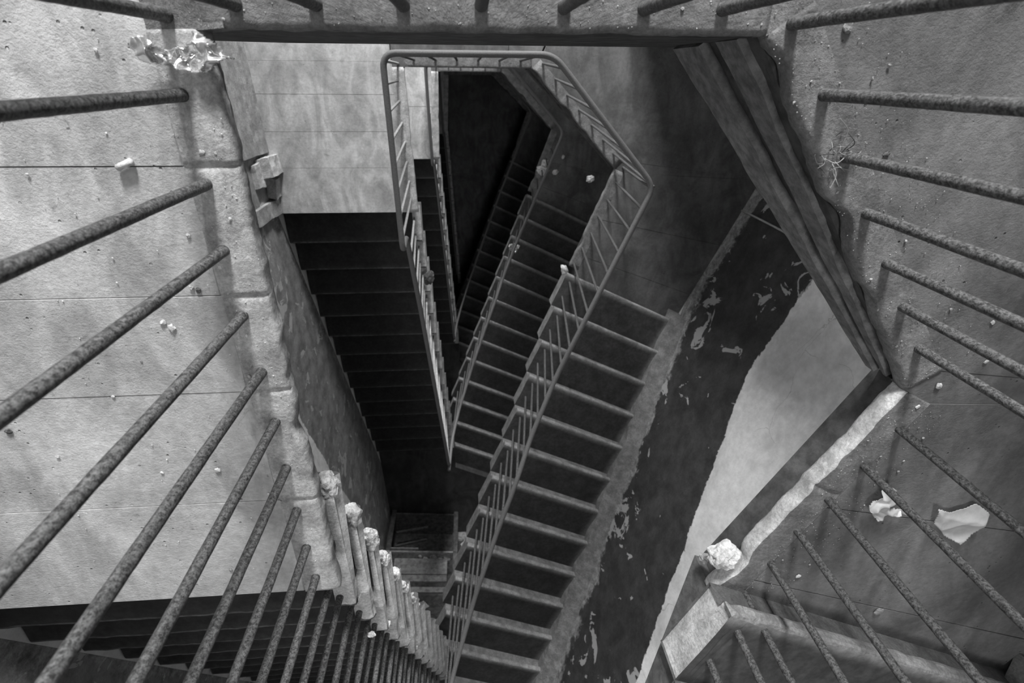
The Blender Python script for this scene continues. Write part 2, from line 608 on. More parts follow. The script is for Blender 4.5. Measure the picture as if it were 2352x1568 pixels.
# ------------------------------------------------------------------ landings
def landing(s, idx, joints, lmat, tmat, rmat, le, te, re_, fine):
    z = s['z']
    A, TL, TR, R, S = (V(s[k]) for k in ('A', 'TL', 'TR', 'R', 'S'))
    root = bpy.data.objects.new('floor', None)
    COL.objects.link(root)
    struct(root)
    w = 0.085
    th = 0.05
    res = 0.006 if fine else 0.03
    amp = 0.0032 if fine else 0.002
    # edge stones
    cracks = [abs(A.y - j) for j in joints if j < TL.y] if fine else []
    lip('edge_stone', [A, TL + V((0.0, -0.0))], z, le, root, w, th, res, amp, 0.011 if fine else 0.008, cracks, 1, 1.3)
    lip('edge_stone', [TL + V((0, 0)), TR], z, te, root, w, th, res * 1.5, amp * 0.7, 0.004, (), 1, 4.2)
    lip('edge_stone', [TR, R], z, te, root, w, th, res * 1.5, amp, 0.008, (), 1, 8.1)
    lip('edge_stone', [R, S], z, re_, root, w, th, res, amp, 0.012, ((R - S).length * 0.42,), 1, 12.7)
    # corner fills between the strips
    bm = bmesh.new()

    def inn(a, b, d):
        t = (b - a).normalized()
        return V((-t.y, t.x)) * d
    # interior stones
    bl = bmesh.new()
    xin = A.x - w + 0.002
    ys = [A.y] + sorted(joints) + [TOPY]
    for a, b in zip(ys[:-1], ys[1:]):
        xi = xin + (TL.x - A.x) * ((a + b) / 2 - A.y) / (TL.y - A.y)
        dz = random.uniform(-0.0012, 0.0006)
        prism_into(bl, shrink([(xl(a), a), (xi, a), (xi, b), (xl(b), b)], 0.0006), z - th, z + dz - 0.0005, 0.0018)
    from_bm('paving', bl, lmat, root)
    bt = bmesh.new()
    xi = TL.x - w + 0.002
    yt = TL.y + w - 0.003
    m1 = 0.30
    n1 = inn(TR, R, w - 0.003) * -1
    dgn = V((DGD.y, -DGD.x)) * -1
    dgn = V((-DGD.y, DGD.x)) if V((-DGD.y, DGD.x)).dot(DGN) > 0 else -V((-DGD.y, DGD.x))
    d = (R - TR).normalized()
    dn = V((-d.y, d.x))
    TRi = TR + dn * (w - 0.003)
    Ri = R + dn * (w - 0.003)
    prism_into(bt, [(xi, yt), (m1, yt), (m1, TOPY), (xi, TOPY)], z - th, z - 0.001, 0.002)
    prism_into(bt, [(m1 + 0.002, yt), (TRi.x, yt), tuple(DTOP), (m1 + 0.002, TOPY)], z - th, z - 0.001, 0.002)
    prism_into(bt, [(TL.x - w, TL.y - 0.01), (TL.x + 0.03, TL.y + 0.001), (TL.x + 0.03, TL.y + w), (TL.x - w, TL.y + w)], z - th, z - 0.0012, 0.001)
    prism_into(bt, [tuple(TR), tuple(TR + V((0, w))), tuple(TRi + V((0.02, 0.02))), tuple(TR + dn * w)], z - th, z - 0.0012, 0)
    from_bm('paving', bt, tmat, root)
    br = bmesh.new()
    d2 = (S - R).normalized()
    dn2 = V((-d2.y, d2.x))
    Ri2 = R + dn2 * (w - 0.003)
    Si = S + dn2 * (w - 0.003)
    prism_into(br, [tuple(TRi), tuple(Ri), tuple(CORN), tuple(DTOP)], z - th, z - 0.0015, 0.002)
    prism_into(br, [tuple(R), tuple(Ri2), (CORN.x, CORN.y), tuple(Ri)], z - th, z - 0.0025, 0.0)
    # three bands parallel to the flight
    segs = [0.0, 0.42, 0.77, 1.0]
    Si = Si + FD * 0.10
    for a, b in zip(segs[:-1], segs[1:]):
        pa, pb = Ri2.lerp(Si, a), Ri2.lerp(Si, b)
        qa = rwall(CORN.y).lerp(S + WD * 1.06, a) if a else CORN
        ra, rb = None, None
        ea = CORN.lerp(S + FD * 0.10 + WD * (1.30 if fine else 1.12), a)
        eb = CORN.lerp(S + FD * 0.10 + WD * (1.30 if fine else 1.12), b)
        prism_into(br, shrink([tuple(pa), tuple(ea), tuple(eb), tuple(pb)], 0.001), z - th, z + random.uniform(-0.002, -0.0005), 0.0018)
    from_bm('paving', br, rmat, root)
    # hall floor beyond the arch
    bh = bmesh.new()
    prism_into(bh, [(xl(TOPY), TOPY), (DTOP.x, TOPY), (DTOP.x, HALLY), (xl(TOPY), HALLY)], z - th, z - 0.002)
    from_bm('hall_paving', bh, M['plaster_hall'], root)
    # structural slab and soffit (thin stones on the left cantilever, beam at the top and diagonal)
    bs = bmesh.new()
    q = 0.02
    prism_into(bs, [(TL.x - 0.02, TL.y + 0.002), (TR.x + 0.02, TR.y + 0.002), tuple(DTOP), (DTOP.x, HALLY), (xl(TOPY), HALLY), (xl(TOPY), TL.y + q + 0.0)], z - 0.50, z - th - 0.001)
    # tapering beam under the diagonal
    dep = (0.40, 0.11)
    base = [TR + dn * 0.012, R + dn * 0.012, CORN, DTOP]
    lo = [bs.verts.new((p.x, p.y, z - dd)) for p, dd in zip(base, (0.42, 0.13, 0.13, 0.42))]
    hi = [bs.verts.new((p.x, p.y, z - th - 0.001)) for p in base]
    for i in range(4):
        bs.faces.new((lo[i], lo[(i + 1) % 4], hi[(i + 1) % 4], hi[i]))
    bs.faces.new(lo[::-1])
    bs.faces.new(hi)
    # right part of the landing
    Sx = S + WD * (1.29 if fine else 1.12)
    base = [R + dn2 * 0.035, S + dn2 * 0.035, Sx, CORN]
    lo = [bs.verts.new((p.x, p.y, z - 0.14)) for p in base]
    hi = [bs.verts.new((p.x, p.y, z - th - 0.001)) for p in base]
    for i in range(4):
        bs.faces.new((lo[i], lo[(i + 1) % 4], hi[(i + 1) % 4], hi[i]))
    bs.faces.new(lo[::-1])
    bs.faces.new(hi)
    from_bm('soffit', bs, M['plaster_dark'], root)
    # moulded band on the diagonal fascia, with the groove left between the two strips
    mb = bmesh.new()
    for f0, f1, off in ((0.13, 0.40, 0.012), (0.58, 1.0, 0.02)):
        sec = []
        for p, d0 in ((TR, 0.42), (R, 0.13)):
            zz0 = z - th - (d0 - th) * f0
            zz1 = z - th - (d0 - th) * f1
            a_, b_ = p + dn * 0.012, p + dn * 0.012 - dn * off
            sec.append([(a_.x, a_.y, zz0), (b_.x, b_.y, zz0 - 0.004), (b_.x, b_.y, zz1), (a_.x, a_.y, zz1)])
        K = 60
        rows = []
        for k in range(K + 1):
            t = k / K
            row = []
            for i in range(4):
                p = V(sec[0][i]).lerp(V(sec[1][i]), t)
                j = noise.noise(V((t * 9, i, f0 * 10))) * 0.012 + noise.noise(V((t * 40, i, 3))) * 0.004
                p.z += j * (1 if i in (1, 2, 3, 0) else 0)
                row.append(mb.verts.new(p))
            rows.append(row)
        for k in range(K):
            for i in range(4):
                mb.faces.new((rows[k][i], rows[k][(i + 1) % 4], rows[k + 1][(i + 1) % 4], rows[k + 1][i]))
        mb.faces.new(rows[0])
        mb.faces.new(rows[-1])
    from_bm('moulding', mb, M['plaster_fascia'] if fine else M['plaster_dark'], root)  # lower storeys take the darkened plaster, shade in its colour
    return root


F1 = landing(S1, 1, [-0.881, -0.587, -0.376, -0.144, 0.12, 0.5], M['marble_left'], M['dust'], M['marble_right'], M['edge'], M['edge_dusty'], (M['edge_dusty'], M['edge_bright']), True)
F2 = landing(S2, 2, [-0.645, -0.393, -0.148, 0.058, 0.4, 0.75], M['marble_left'], M['marble_right'], M['marble_dark'], M['edge'], M['edge_dusty'], M['edge_dusty'], False)
F3 = landing(S3, 3, [-0.645, -0.393, -0.148, 0.058, 0.4, 0.75], M['marble_left'], M['marble_right'], M['marble_dark'], M['edge'], M['edge_dusty'], M['edge_dusty'], False)
F4 = landing(S4, 4, [-0.645, -0.393, -0.148, 0.058, 0.4, 0.75], M['marble_left'], M['marble_right'], M['marble_dark'], M['edge'], M['edge_dusty'], M['edge_dusty'], False)


# ------------------------------------------------------------------ steps and flights
def step(name, P, Wv, dirv, z, width, going, rise, th, parent, fine, seed, matT, matN, stripw=0.0, broken=0.0, matR=None, matE=None, backext=0.03, roundend=False):
    """tread slab with rounded nosing and a riser; P inner nosing end, Wv unit across, dirv unit towards the back of the tread, z tread top"""
    K = 60 if fine else 15
    over = 0.0
    back = going + backext
    prof = [(back, 0), (going * 0.62, 0), (0.085, 0), (0.05, 0), (0.014, 0), (0.005, -0.002), (0.0, -0.009), (-0.001, -th * 0.6), (0.004, -th + 0.006), (0.012, -th), (0.028, -th - 0.001),
            (0.028, -rise + 0.0), (going + 0.03, -rise + 0.0), (going + 0.03, -th - 0.001), (back, -th)] if backext > 0.05 else [(back, 0), (going * 0.62, 0), (0.085, 0), (0.05, 0), (0.014, 0), (0.005, -0.002), (0.0, -0.009), (-0.001, -th * 0.6), (0.004, -th + 0.006), (0.012, -th), (0.028, -th - 0.001), (0.028, -rise + 0.0), (back, -rise + 0.0)]
    mi = [0, 0, 0, 0, 1, 1, 1, 1, 1, 2, 2, 2, 2, 2]
    bm = bmesh.new()
    uvl = bm.loops.layers.uv.new('UVMap')
    uvd = {}
    rings = []
    for k in range(K + 1):
        t = (k / K) ** 1.6 if fine else k / K
        if stripw:
            q0 = stripw / width
            t = (k / 6) * q0 if k <= 6 else q0 + (1 - q0) * (k - 6) / (K - 6)
        row = []
        for a, (d, h) in enumerate(prof):
            inner = 0.0
            if t == 0 and broken:
                inner = 0.5 * broken * (1 + noise.noise(V((d * 20, seed, h * 30)))) * (1 if h > -th else 0.7)
            p = P + Wv * (width * t + inner)
            q = V((p.x + dirv.x * d, p.y + dirv.y * d, z + h))
            am = (0.004 if fine else 0.0025) * (1 if 0 < a < 11 else 0.2)
            wear = 0.0
            q += V((noise.noise(q * 22 + V((seed, 0, 0))), noise.noise(q * 22 + V((0, seed, 0))), 0.7 * noise.noise(q * 22 + V((0, 0, seed))))) * am
            if roundend:
                u_ = min(1.0, width * t / 0.03)
                q.z -= 0.022 * (1 - math.sqrt(max(0.0, 1 - (1 - u_) ** 2))) * (1 if a < 7 else -0.3)
                if a == 0 or a == 1:
                    lob = noise.noise(V((seed * 7, a, 5)))
                    q += V((Wv.x, Wv.y, 0)) * (0.012 if a == 0 else 0) * (1 - u_) + V((0, 0, 0.006 * lob * (1 - u_)))
                if 10 <= a < 14:
                    q += V((Wv.x, Wv.y, 0)) * 0.035 * (1 if t < 0.02 else 0)
            if broken and t < 0.12 and 0 < a < 10:
                c = noise.noise(V((t * 60, a * 0.4, seed * 5)))
                q += V((dirv.x, dirv.y, -0.35)) * max(0, c) * broken * (1 - t / 0.12)
            vv = bm.verts.new(q)
            uvd[vv] = (width * (1 - t), d)
            row.append(vv)
        rings.append(row)
    n = len(prof)
    for k in range(K):
        for a in range(n):
            f = bm.faces.new((rings[k][a], rings[k][(a + 1) % n], rings[k + 1][(a + 1) % n], rings[k + 1][a]))
            f.material_index = mi[a] if a < n - 1 else 2
            for l in f.loops:
                l[uvl].uv = uvd[l.vert]
    f = bm.faces.new(rings[0])
    f.material_index = 3
    bm.faces.new(rings[-1])
    if stripw:
        for f in bm.faces:
            if f.normal.z > -2 and all(uvd.get(v, (9, 9))[0] > width - stripw for v in f.verts) and f.material_index == 0:
                f.material_index = 3
                if fine and all(uvd[v][0] > width - stripw * 0.55 and uvd[v][1] > going * 0.5 for v in f.verts):
                    f.material_index = 4
    return from_bm(name, bm, [matT, matN, matR or M['plaster_dark'], matE or M['edge'], M['edge_bright']], parent, smooth=False)


def broken_corner(n, x, y, z, root):
    k = (1.25, 0.9, 1.0, 1.1, 0.9, 0.8, 0.8, 0.7, 0.6, 0.5, 0.5, 0.5, 0.5, 0.5)[n]
    o = rock('broken_corner', (x - 0.034, y - 0.01, z - 0.044), (0.062 * k, 0.085 * k, 0.060), M['edge_chunk'], nz=0.6, seed=n * 3.3, parent=root, sub=4, rz=0.1 * math.sin(n * 2))
    return o


def left_flight(s, label, fine):
    root = empty('stair_flight', label, 'stairs', loc=(s['A'][0], s['A'][1], s['z'] - 0.1))
    root.location = (0, 0, 0)
    A = V(s['A'])
    for n in range(1, s['nl']):
        y = A.y - s['lgo'] * n
        # front (lower) nosing of tread n lies at y ; the tread reaches back towards +y
        z = s['z'] - s['lr'] * n
        x0 = A.x + 0.008 * n
        w = x0 - xl(y) - 0.005
        step('step', V((x0, y)), V((-1, 0)), V((0, 1)), z, w, s['lgo'], s['lr'], 0.045, root, fine and n < 9, n * 1.7 + s['z'], M['tread_left'], M['nosing_left'],
             broken=0.02 if fine and n < 7 else 0.008, stripw=0.085, backext=0.25 if fine else 0.03, roundend=fine)
        if fine:
            broken_corner(n, x0, y + s['lgo'] + 0.235, z, root) if n < 10 else None
    # first riser under the landing edge and the sloping soffit
    bm = bmesh.new()
    xa, xb = A.x - 0.03, xl(A.y) + 0.001
    y0, z0 = A.y + 0.03, s['z'] - 0.06
    y1, z1 = A.y - s['lgo'] * (s['nl'] - 1), s['z'] - s['lr'] * (s['nl'] - 1) - s['lr'] - 0.02
    secs = []
    for x in (xa, xb):
        sec = [(x, y0, s['z'] - s['lr'] - 0.01), (x, y1, z1), (x, y1, z1 - 0.10), (x, y0, s['z'] - s['lr'] - 0.16)]
        secs.append([bm.verts.new(p) for p in sec])
    for i in range(4):
        bm.faces.new((secs[0][i], secs[0][(i + 1) % 4], secs[1][(i + 1) % 4], secs[1][i]))
    bm.faces.new(secs[0])
    bm.faces.new(secs[1][::-1])
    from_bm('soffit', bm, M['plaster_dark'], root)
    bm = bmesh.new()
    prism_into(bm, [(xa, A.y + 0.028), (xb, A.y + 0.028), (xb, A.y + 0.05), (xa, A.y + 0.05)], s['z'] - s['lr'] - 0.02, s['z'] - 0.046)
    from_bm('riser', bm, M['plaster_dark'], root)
    return root


def right_flight(s, label, fine, wid=1.055, nmax=14):
    root = empty('stair_flight', label, 'stairs')
    up = FD
    for n in range(1, nmax):
        P = right_pt(s, n)
        z = s['z'] + s['rr'] * n
        w = wid
        if P.x < -0.29:
            k = (-0.29 - P.x) / WD.x
            P = P + WD * k
            w -= k
        step('step', P, WD, up, z, w, s['rgo'], s['rr'], 0.045, root, fine, n * 2.3 + s['z'] * 3, M['tread'], M['nosing'], broken=0.03 if fine else 0.006, matR=M['riser_dim'] if fine else M['riser'], matE=M['edge_bright'] if fine else M['edge_dusty'])
    bm = bmesh.new()
    rows = []
    K = 90
    for k in range(K + 1):
        L = -0.06 + (nmax - 1.6) * s['rgo'] * k / K
        zb = s['z'] + s['rr'] * (1 + L / s['rgo'])
        row = []
        for w_, h_ in ((wid - 0.030, -0.10), (wid - 0.030, -0.005), (wid + 0.03, 0.035), (wid + 0.095, 0.09), (wid + 0.095, -0.12)):
            p = V(s['R0']) + FD * L + WD * w_
            e = 0.018 * noise.noise(V((L * 7, w_ * 9, s['z']))) + 0.008 * noise.noise(V((L * 28, w_ * 30, 2)))
            hh = h_ if h_ < -0.05 else h_ + e
            row.append(bm.verts.new((p.x + e * 0.8, p.y, zb + hh)))
        rows.append(row)
    for k in range(K):
        for i in range(5):
            bm.faces.new((rows[k][i], rows[k][(i + 1) % 5], rows[k + 1][(i + 1) % 5], rows[k + 1][i]))
    bm.faces.new(rows[0])
    bm.faces.new(rows[-1])
    from_bm('skirting', bm, M['skirt'], root)
    bm = bmesh.new()
    n1 = nmax - 1
    pa, pb = right_pt(s, 1) + up * 0.06, right_pt(s, n1) + up * s['rgo']
    secs = []
    for off in (0.035, wid):
        a, b = pa + WD * off, pb + WD * off
        if b.x < -0.27 and off < 0.1:
            b = b + WD * ((-0.27 - b.x) / WD.x)
        za, zb = s['z'] - 0.04, s['z'] + s['rr'] * (n1 - 1)
        sec = [(a.x, a.y, za + 0.04), (b.x, b.y, zb - 0.01), (b.x, b.y, zb - 0.12), (a.x, a.y, za - 0.09)]
        secs.append([bm.verts.new(p) for p in sec])
    for i in range(4):
        bm.faces.new((secs[0][i], secs[0][(i + 1) % 4], secs[1][(i + 1) % 4], secs[1][i]))
    bm.faces.new(secs[0])
    bm.faces.new(secs[1][::-1])
    from_bm('soffit', bm, M['plaster'], root)
    return root


left_flight(S1, 'nearest dark stair flight going down at the lower left, with chipped pale step ends', True)
left_flight(S2, 'dark stair flight going down left of the well, seen whole below the pale landing', False)
left_flight(S3, 'narrow sliver of dark stair flight going down behind the second left railing', False)
left_flight(S4, 'deepest left stair flight, lost in the darkness of the well', False)
right_flight(S1, 'nearest stair flight, climbing from the right landing in the lower right corner', True, 1.245, 8)
right_flight(S2, 'large stair flight with pale worn nosings climbing beside the dark peeling wall', False)
right_flight(S3, 'second stair flight down on the right of the well, dim with thin pale nosings', False)
right_flight(S4, 'faintest stair flight on the right, deepest one in the well', False)


def mid_landing(s, s_below):
    zm = mid_z(s)
    yl = s['A'][1] - s['lgo'] * (s['nl'] - 1) + 0.02
    P = right_pt(s_below, 14)
    Q = P + WD * 1.06
    k = (-0.29 - P.x) / WD.x
    Pc = P + WD * k if P.x < -0.29 else P
    root = bpy.data.objects.new('floor', None)
    COL.objects.link(root)
    struct(root)
    bm = bmesh.new()
    xa = s['A'][0] + 0.1
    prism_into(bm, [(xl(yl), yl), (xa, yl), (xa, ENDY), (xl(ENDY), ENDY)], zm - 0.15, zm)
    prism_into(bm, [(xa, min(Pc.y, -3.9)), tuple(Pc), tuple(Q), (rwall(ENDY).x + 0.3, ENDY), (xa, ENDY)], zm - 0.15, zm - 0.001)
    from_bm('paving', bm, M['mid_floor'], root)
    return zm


MZ1 = mid_landing(S1, S2)
MZ2 = mid_landing(S2, S3)
MZ3 = mid_landing(S3, S4)


# ------------------------------------------------------------------ walls
def wall_strip(name, pts, bottom, top, mat, hfun, flip=False, back=0.12, nrm=None, K=None):
    """pts plan polyline samples; bottom/top heights per sample; UV.y = height above walking line"""
    n = len(pts)
    rows = 10
    bm = bmesh.new()
    uvl = bm.loops.layers.uv.new('UVMap')
    g = []
    hv = {}
    for i, p in enumerate(pts):
        col_ = []
        for r in range(rows + 1):
            z = bottom[i] + (top[i] - bottom[i]) * r / rows
            v = bm.verts.new((p[0], p[1], z))
            hv[v] = (i * 0.1, z - hfun(i))
            col_.append(v)
        g.append(col_)
    for i in range(n - 1):
        for r in range(rows):
            f = bm.faces.new((g[i][r], g[i + 1][r], g[i + 1][r + 1], g[i][r + 1]))
            for l in f.loops:
                l[uvl].uv = hv[l.vert]
    # thickness behind
    o = []
    for i, p in enumerate(pts):
        a, b = bottom[i], top[i]
        q = (p[0] + nrm[0] * back, p[1] + nrm[1] * back)
        o.append((bm.verts.new((q[0], q[1], a)), bm.verts.new((q[0], q[1], b))))
    for i in range(n - 1):
        bm.faces.new((o[i][0], o[i][1], o[i + 1][1], o[i + 1][0]))
        bm.faces.new((g[i][0], o[i][0], o[i + 1][0], g[i + 1][0]))
        bm.faces.new((g[i][-1], g[i + 1][-1], o[i + 1][1], o[i][1]))
    bm.faces.new((g[0][0], g[0][-1], o[0][1], o[0][0]))
    bm.faces.new((g[-1][0], o[-1][0], o[-1][1], g[-1][-1]))
    ob = from_bm(name, bm, mat)
    ob['kind'] = 'structure'
    return ob


def lw_h(s):
    y0 = s['A'][1]
    y1 = y0 - s['lgo'] * s['nl']

    def f(y):
        if y > y0:
            return s['z']
        if y < y1:
            return mid_z(s)
        return s['z'] - (y0 - y) / s['lgo'] * s['lr']
    return f


def rw_h(s, top):
    y0 = (V(s['R0']) + WD * 1.05).y + 0.1
    y1 = y0 + FD.y * s['rgo'] * 13.5

    def f(y):
        if y > y0:
            return s['z']
        if y < y1:
            return top
        return s['z'] + (y0 - y) / (y0 - y1) * (top - s['z'])
    return f


NY = 90
ysL = [HALLY - (HALLY - ENDY) * i / NY for i in range(NY + 1)]
S0 = dict(S1)
S0['z'] = Z0
STS = [S0, S1, S2, S3, S4]
for k in (1, 2, 3, 4):
    s = STS[k]
    up = STS[k - 1]
    hb, ht = lw_h(s), lw_h(up)
    pl = [(xl(max(y, -7)), y) for y in ysL]
    bot = [hb(y) for y in ysL]
    top = [ht(y) - 0.001 for y in ysL]
    wall_strip('wall_left', pl, bot, top, M['wall_left'], lambda i, b=bot: b[i], nrm=(-1, 0))
    mtop = mid_z(up)
    hb2 = rw_h(s, mtop)
    ht2 = rw_h(up, mid_z(up) + 3.2)
    y_hi = CORN.y
    ysR = [y_hi - (y_hi - ENDY) * i / 70 for i in range(71)]
    pr = [tuple(rwall(y)) for y in ysR]
    bot = [hb2(y) for y in ysR]
    top = [max(ht2(y), bot[i] + 0.5) - 0.001 for i, y in enumerate(ysR)]
    wall_strip('wall_right', pr, bot, top, M['wall'], lambda i, b=bot: b[i], nrm=(0.917, -0.398))
    # diagonal wall
    pd = [tuple(DTOP.lerp(CORN, i / 16)) for i in range(17)]
    wall_strip('wall_diagonal', pd, [s['z']] * 17, [up['z'] - 0.06] * 17, M['wall'], lambda i, z=s['z']: z, nrm=tuple(DGN))
    # end wall behind the half landing
    zm = mid_z(s)
    xa, xb = xl(ENDY), rwall(ENDY).x
    pe = [(xa + (xb - xa) * i / 24, ENDY) for i in range(25)]
    wall_strip('wall_end', pe, [zm] * 25, [mid_z(up) - 0.002] * 25, M['wall'], lambda i, z=zm: z, nrm=(0, -1))
    # unseen top wall; its arch edge is shaped to shade the right landings
    zt = up['z'] - 0.43
    bm = bmesh.new()
    ax = {1: 0.86, 2: 1.02}.get(k, 0.30)
    for x0, x1, a, b in ((ax, DTOP.x + 0.01, s['z'], zt), (xl(TOPY), ax, zt - 0.12, zt)):
        prism_into(bm, [(x0, TOPY), (x1, TOPY), (x1, TOPY + 0.25), (x0, TOPY + 0.25)], a, b)
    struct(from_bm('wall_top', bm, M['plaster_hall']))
    bm = bmesh.new()
    prism_into(bm, [(DTOP.x, TOPY), (DTOP.x + 0.15, TOPY), (DTOP.x + 0.15, HALLY), (DTOP.x, HALLY)], s['z'] - 0.05, up['z'] - 0.06)
    struct(from_bm('wall_hall', bm, M['plaster_hall']))
    # hall window wall
    bm = bmesh.new()
    wx0, wx1, wz0, wz1 = -0.42, 0.52, s['z'] + 0.95, s['z'] + 2.45
    X0, X1 = xl(HALLY) - 0.1, DTOP.x + 0.15
    for x0, x1, a, b in ((X0, wx0, s['z'], up['z'] - 0.06), (wx1, X1, s['z'], up['z'] - 0.06), (wx0, wx1, s['z'], wz0), (wx0, wx1, wz1, up['z'] - 0.06)):
        prism_into(bm, [(x0, HALLY), (x1, HALLY), (x1, HALLY + 0.25), (x0, HALLY + 0.25)], a, b)
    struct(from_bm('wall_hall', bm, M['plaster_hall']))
    bm = bmesh.new()
    for x0, x1, a, b in ((wx0, wx0 + 0.05, wz0, wz1), (wx1 - 0.05, wx1, wz0, wz1), (wx0, wx1, wz0, wz0 + 0.05), (wx0, wx1, wz1 - 0.05, wz1)):
        prism_into(bm, [(x0, HALLY + 0.0), (x1, HALLY + 0.0), (x1, HALLY + 0.05), (x0, HALLY + 0.05)], a, b)
    struct(from_bm('window_%d' % k, bm, M['wood']))
# ceiling slab of the top storey: the upper landing the stair carries on to
bm = bmesh.new()
prism_into(bm, [(xl(TOPY), 0.1), (0.5, 0.1), (1.1, -0.7), tuple(CORN), tuple(DTOP), (DTOP.x, HALLY), (xl(TOPY), HALLY)], Z0 - 0.3, Z0 - 0.05)
prism_into(bm, [(xl(0.1), 0.1), (-0.42, 0.1), (-0.40, -1.1), (xl(-1.1), -1.1)], Z0 - 0.3, Z0 - 0.05)
fl = [(-1.10, 3.05), (-4.2, 1.62), (-4.2, 1.52), (-1.10, 2.90)]
secs = [[bm.verts.new((x, y, z_)) for y, z_ in fl] for x in (-0.38, -1.5)]
for i in range(4):
    bm.faces.new((secs[0][i], secs[0][(i + 1) % 4], secs[1][(i + 1) % 4], secs[1][i]))
bm.faces.new(secs[0])
bm.faces.new(secs[1][::-1])
struct(from_bm('ceiling', bm, M['plaster_hall']))
bm = bmesh.new()
prism_into(bm, [(-3, -8), (4, -8), (4, 6), (-3, 6)], Z4 - 2.6, Z4 - 2.5)
struct(from_bm('floor', bm, M['marble_dark']))


# ------------------------------------------------------------------ railings
def baluster(pts, r, parent, fine, mat, seed):
    a, b = V(pts[0]), V(pts[1])
    # short hook set in the stone, then the upright
    foot = [a + V((0, 0, -0.012)), a + V((0, 0, 0.004)), a + V((0, 0, 0.014))]
    k = 70 if fine else 8
    line = [a + V((0, 0, 0.014)) + (b - a - V((0, 0, 0.014))) * (i / k) for i in range(1, k + 1)]
    if fine:
        w = V((noise.noise(V((seed, 1, 2))), noise.noise(V((seed, 5, 2))), 0)) * 0.006
        line = [p + w * math.sin(math.pi * (i + 1) / k) for i, p in enumerate(line)]
    vs, fs = tube(foot + line, r, 14 if fine else 8, 0.0006 if fine else 0.0, 130, seed=seed, rfun=(lambda t: 1.12 - 0.12 * min(1, t * 12)) if fine else None)
    return obj('baluster', vs, fs, mat, parent, smooth=True)


def railing(s, sb_above_mid, label, feet_l, feet_t, feet_r, fine, lean, bmat, bm_left):
    root = empty('stair_railing', label, 'railing')
    z = s['z']
    H = 1.146
    rad = 0.0095 if fine else 0.0085
    if fine:
        c = [V((-0.40, -1.2)), V((-0.425, 0.075)), V((0.47, 0.075)), V((0.965, -0.60)), ]
        VV = V((-0.30, -3.75))
    else:
        c = [V((-0.395, -0.95)), V((-0.412, 0.080)), V((0.450, 0.080)), V((1.057, -0.58))]
        VV = V((-0.308, -3.911))
    # heights
    zl_end = z - 0.517          # at the turn below
    zu = mid_z(STS[STS.index(s) - 1]) if s in STS else z + 1.6
    pr = []
    if not fine:
        for t_, zz in ((0.10, H), (0.37, H), (0.50, H + 0.10), (0.58, 1.385), (0.69, 1.51), (0.81, 1.70), (0.925, 1.98), (0.975, 2.22), (0.99, 2.45), (1.0, 2.72)):
            p = c[3].lerp(VV, t_)
            pr.append((p.x, p.y, z + zz))
    else:
        d = FD
        for L, zz in ((0.6, H), (2.2, 1.95)):
            p = c[3] + FD * L
            pr.append((p.x, p.y, z + zz))
    pl = []
    if not fine:
        for t_, zz in ((0.985, -0.45), (0.9, -0.30), (0.6, 0.28), (0.4, 0.66), (0.24, 1.0)):
            p = c[1].lerp(VV, t_)
            pl.append((p.x, p.y, z + zz))
        pl = [(VV.x, VV.y, z - 0.517)] + pl
    else:
        for t_, zz in ((1.0, -0.517), (0.6, 0.15), (0.33, H)):
            p = c[1].lerp(VV, t_)
            pl.append((p.x, p.y, z + zz))
    path = pl + [(c[0].x, c[0].y, z + H), (c[1].x, c[1].y, z + H), (c[2].x, c[2].y, z + H), (c[3].x, c[3].y, z + H)] + pr
    fp = fillet(path, 0.07, 6)
    vs, fs = tube(fp, 0.0165, 12)
    obj('handrail', vs, fs, M['rail'], root, smooth=True)

    def rail_at(x, y):
        best, bd = None, 9e9
        for a, b in zip(path[:-1], path[1:]):
            a2, b2, p = V(a[:2]), V(b[:2]), V((x, y))
            L2 = (b2 - a2).length_squared
            t = 0 if L2 < 1e-9 else max(0, min(1, (p - a2).dot(b2 - a2) / L2))
            q = a2.lerp(b2, t)
            dd = (q - p).length
            if dd < bd:
                bd = dd
                best = V((q.x, q.y, a[2] + (b[2] - a[2]) * t))
        return best
    cnt = 0
    for grp, fl in (('l', feet_l), ('t', feet_t), ('r', feet_r)):
        for f in fl:
            x, y = f[0], f[1]
            zf = z if len(f) < 3 else f[2]
            rp = rail_at(x, y)
            top = V((rp.x, rp.y, rp.z - 0.005))
            if lean == 0:
                top = V((x * 0.995, y, rp.z))
            baluster((V((x, y, zf)), top), rad, root, fine, bm_left if grp == 'l' else bmat, cnt * 3.7)
            cnt += 1
    return root


def flight_feet(s, left, n0, n1, fr=(0.22, 0.72), inset=0.055):
    out = []
    for n in range(n0, n1):
        for f in fr:
            if left:
                x = s['A'][0] + 0.008 * n - inset
                y = s['A'][1] - s['lgo'] * (n - f)
                out.append((x, y, s['z'] - s['lr'] * n))
            else:
                p = right_pt(s, n) + FD * s['rgo'] * f + WD * inset
                if p.x < -0.28:
                    continue
                out.append((p.x, p.y, s['z'] + s['rr'] * n))
    return out


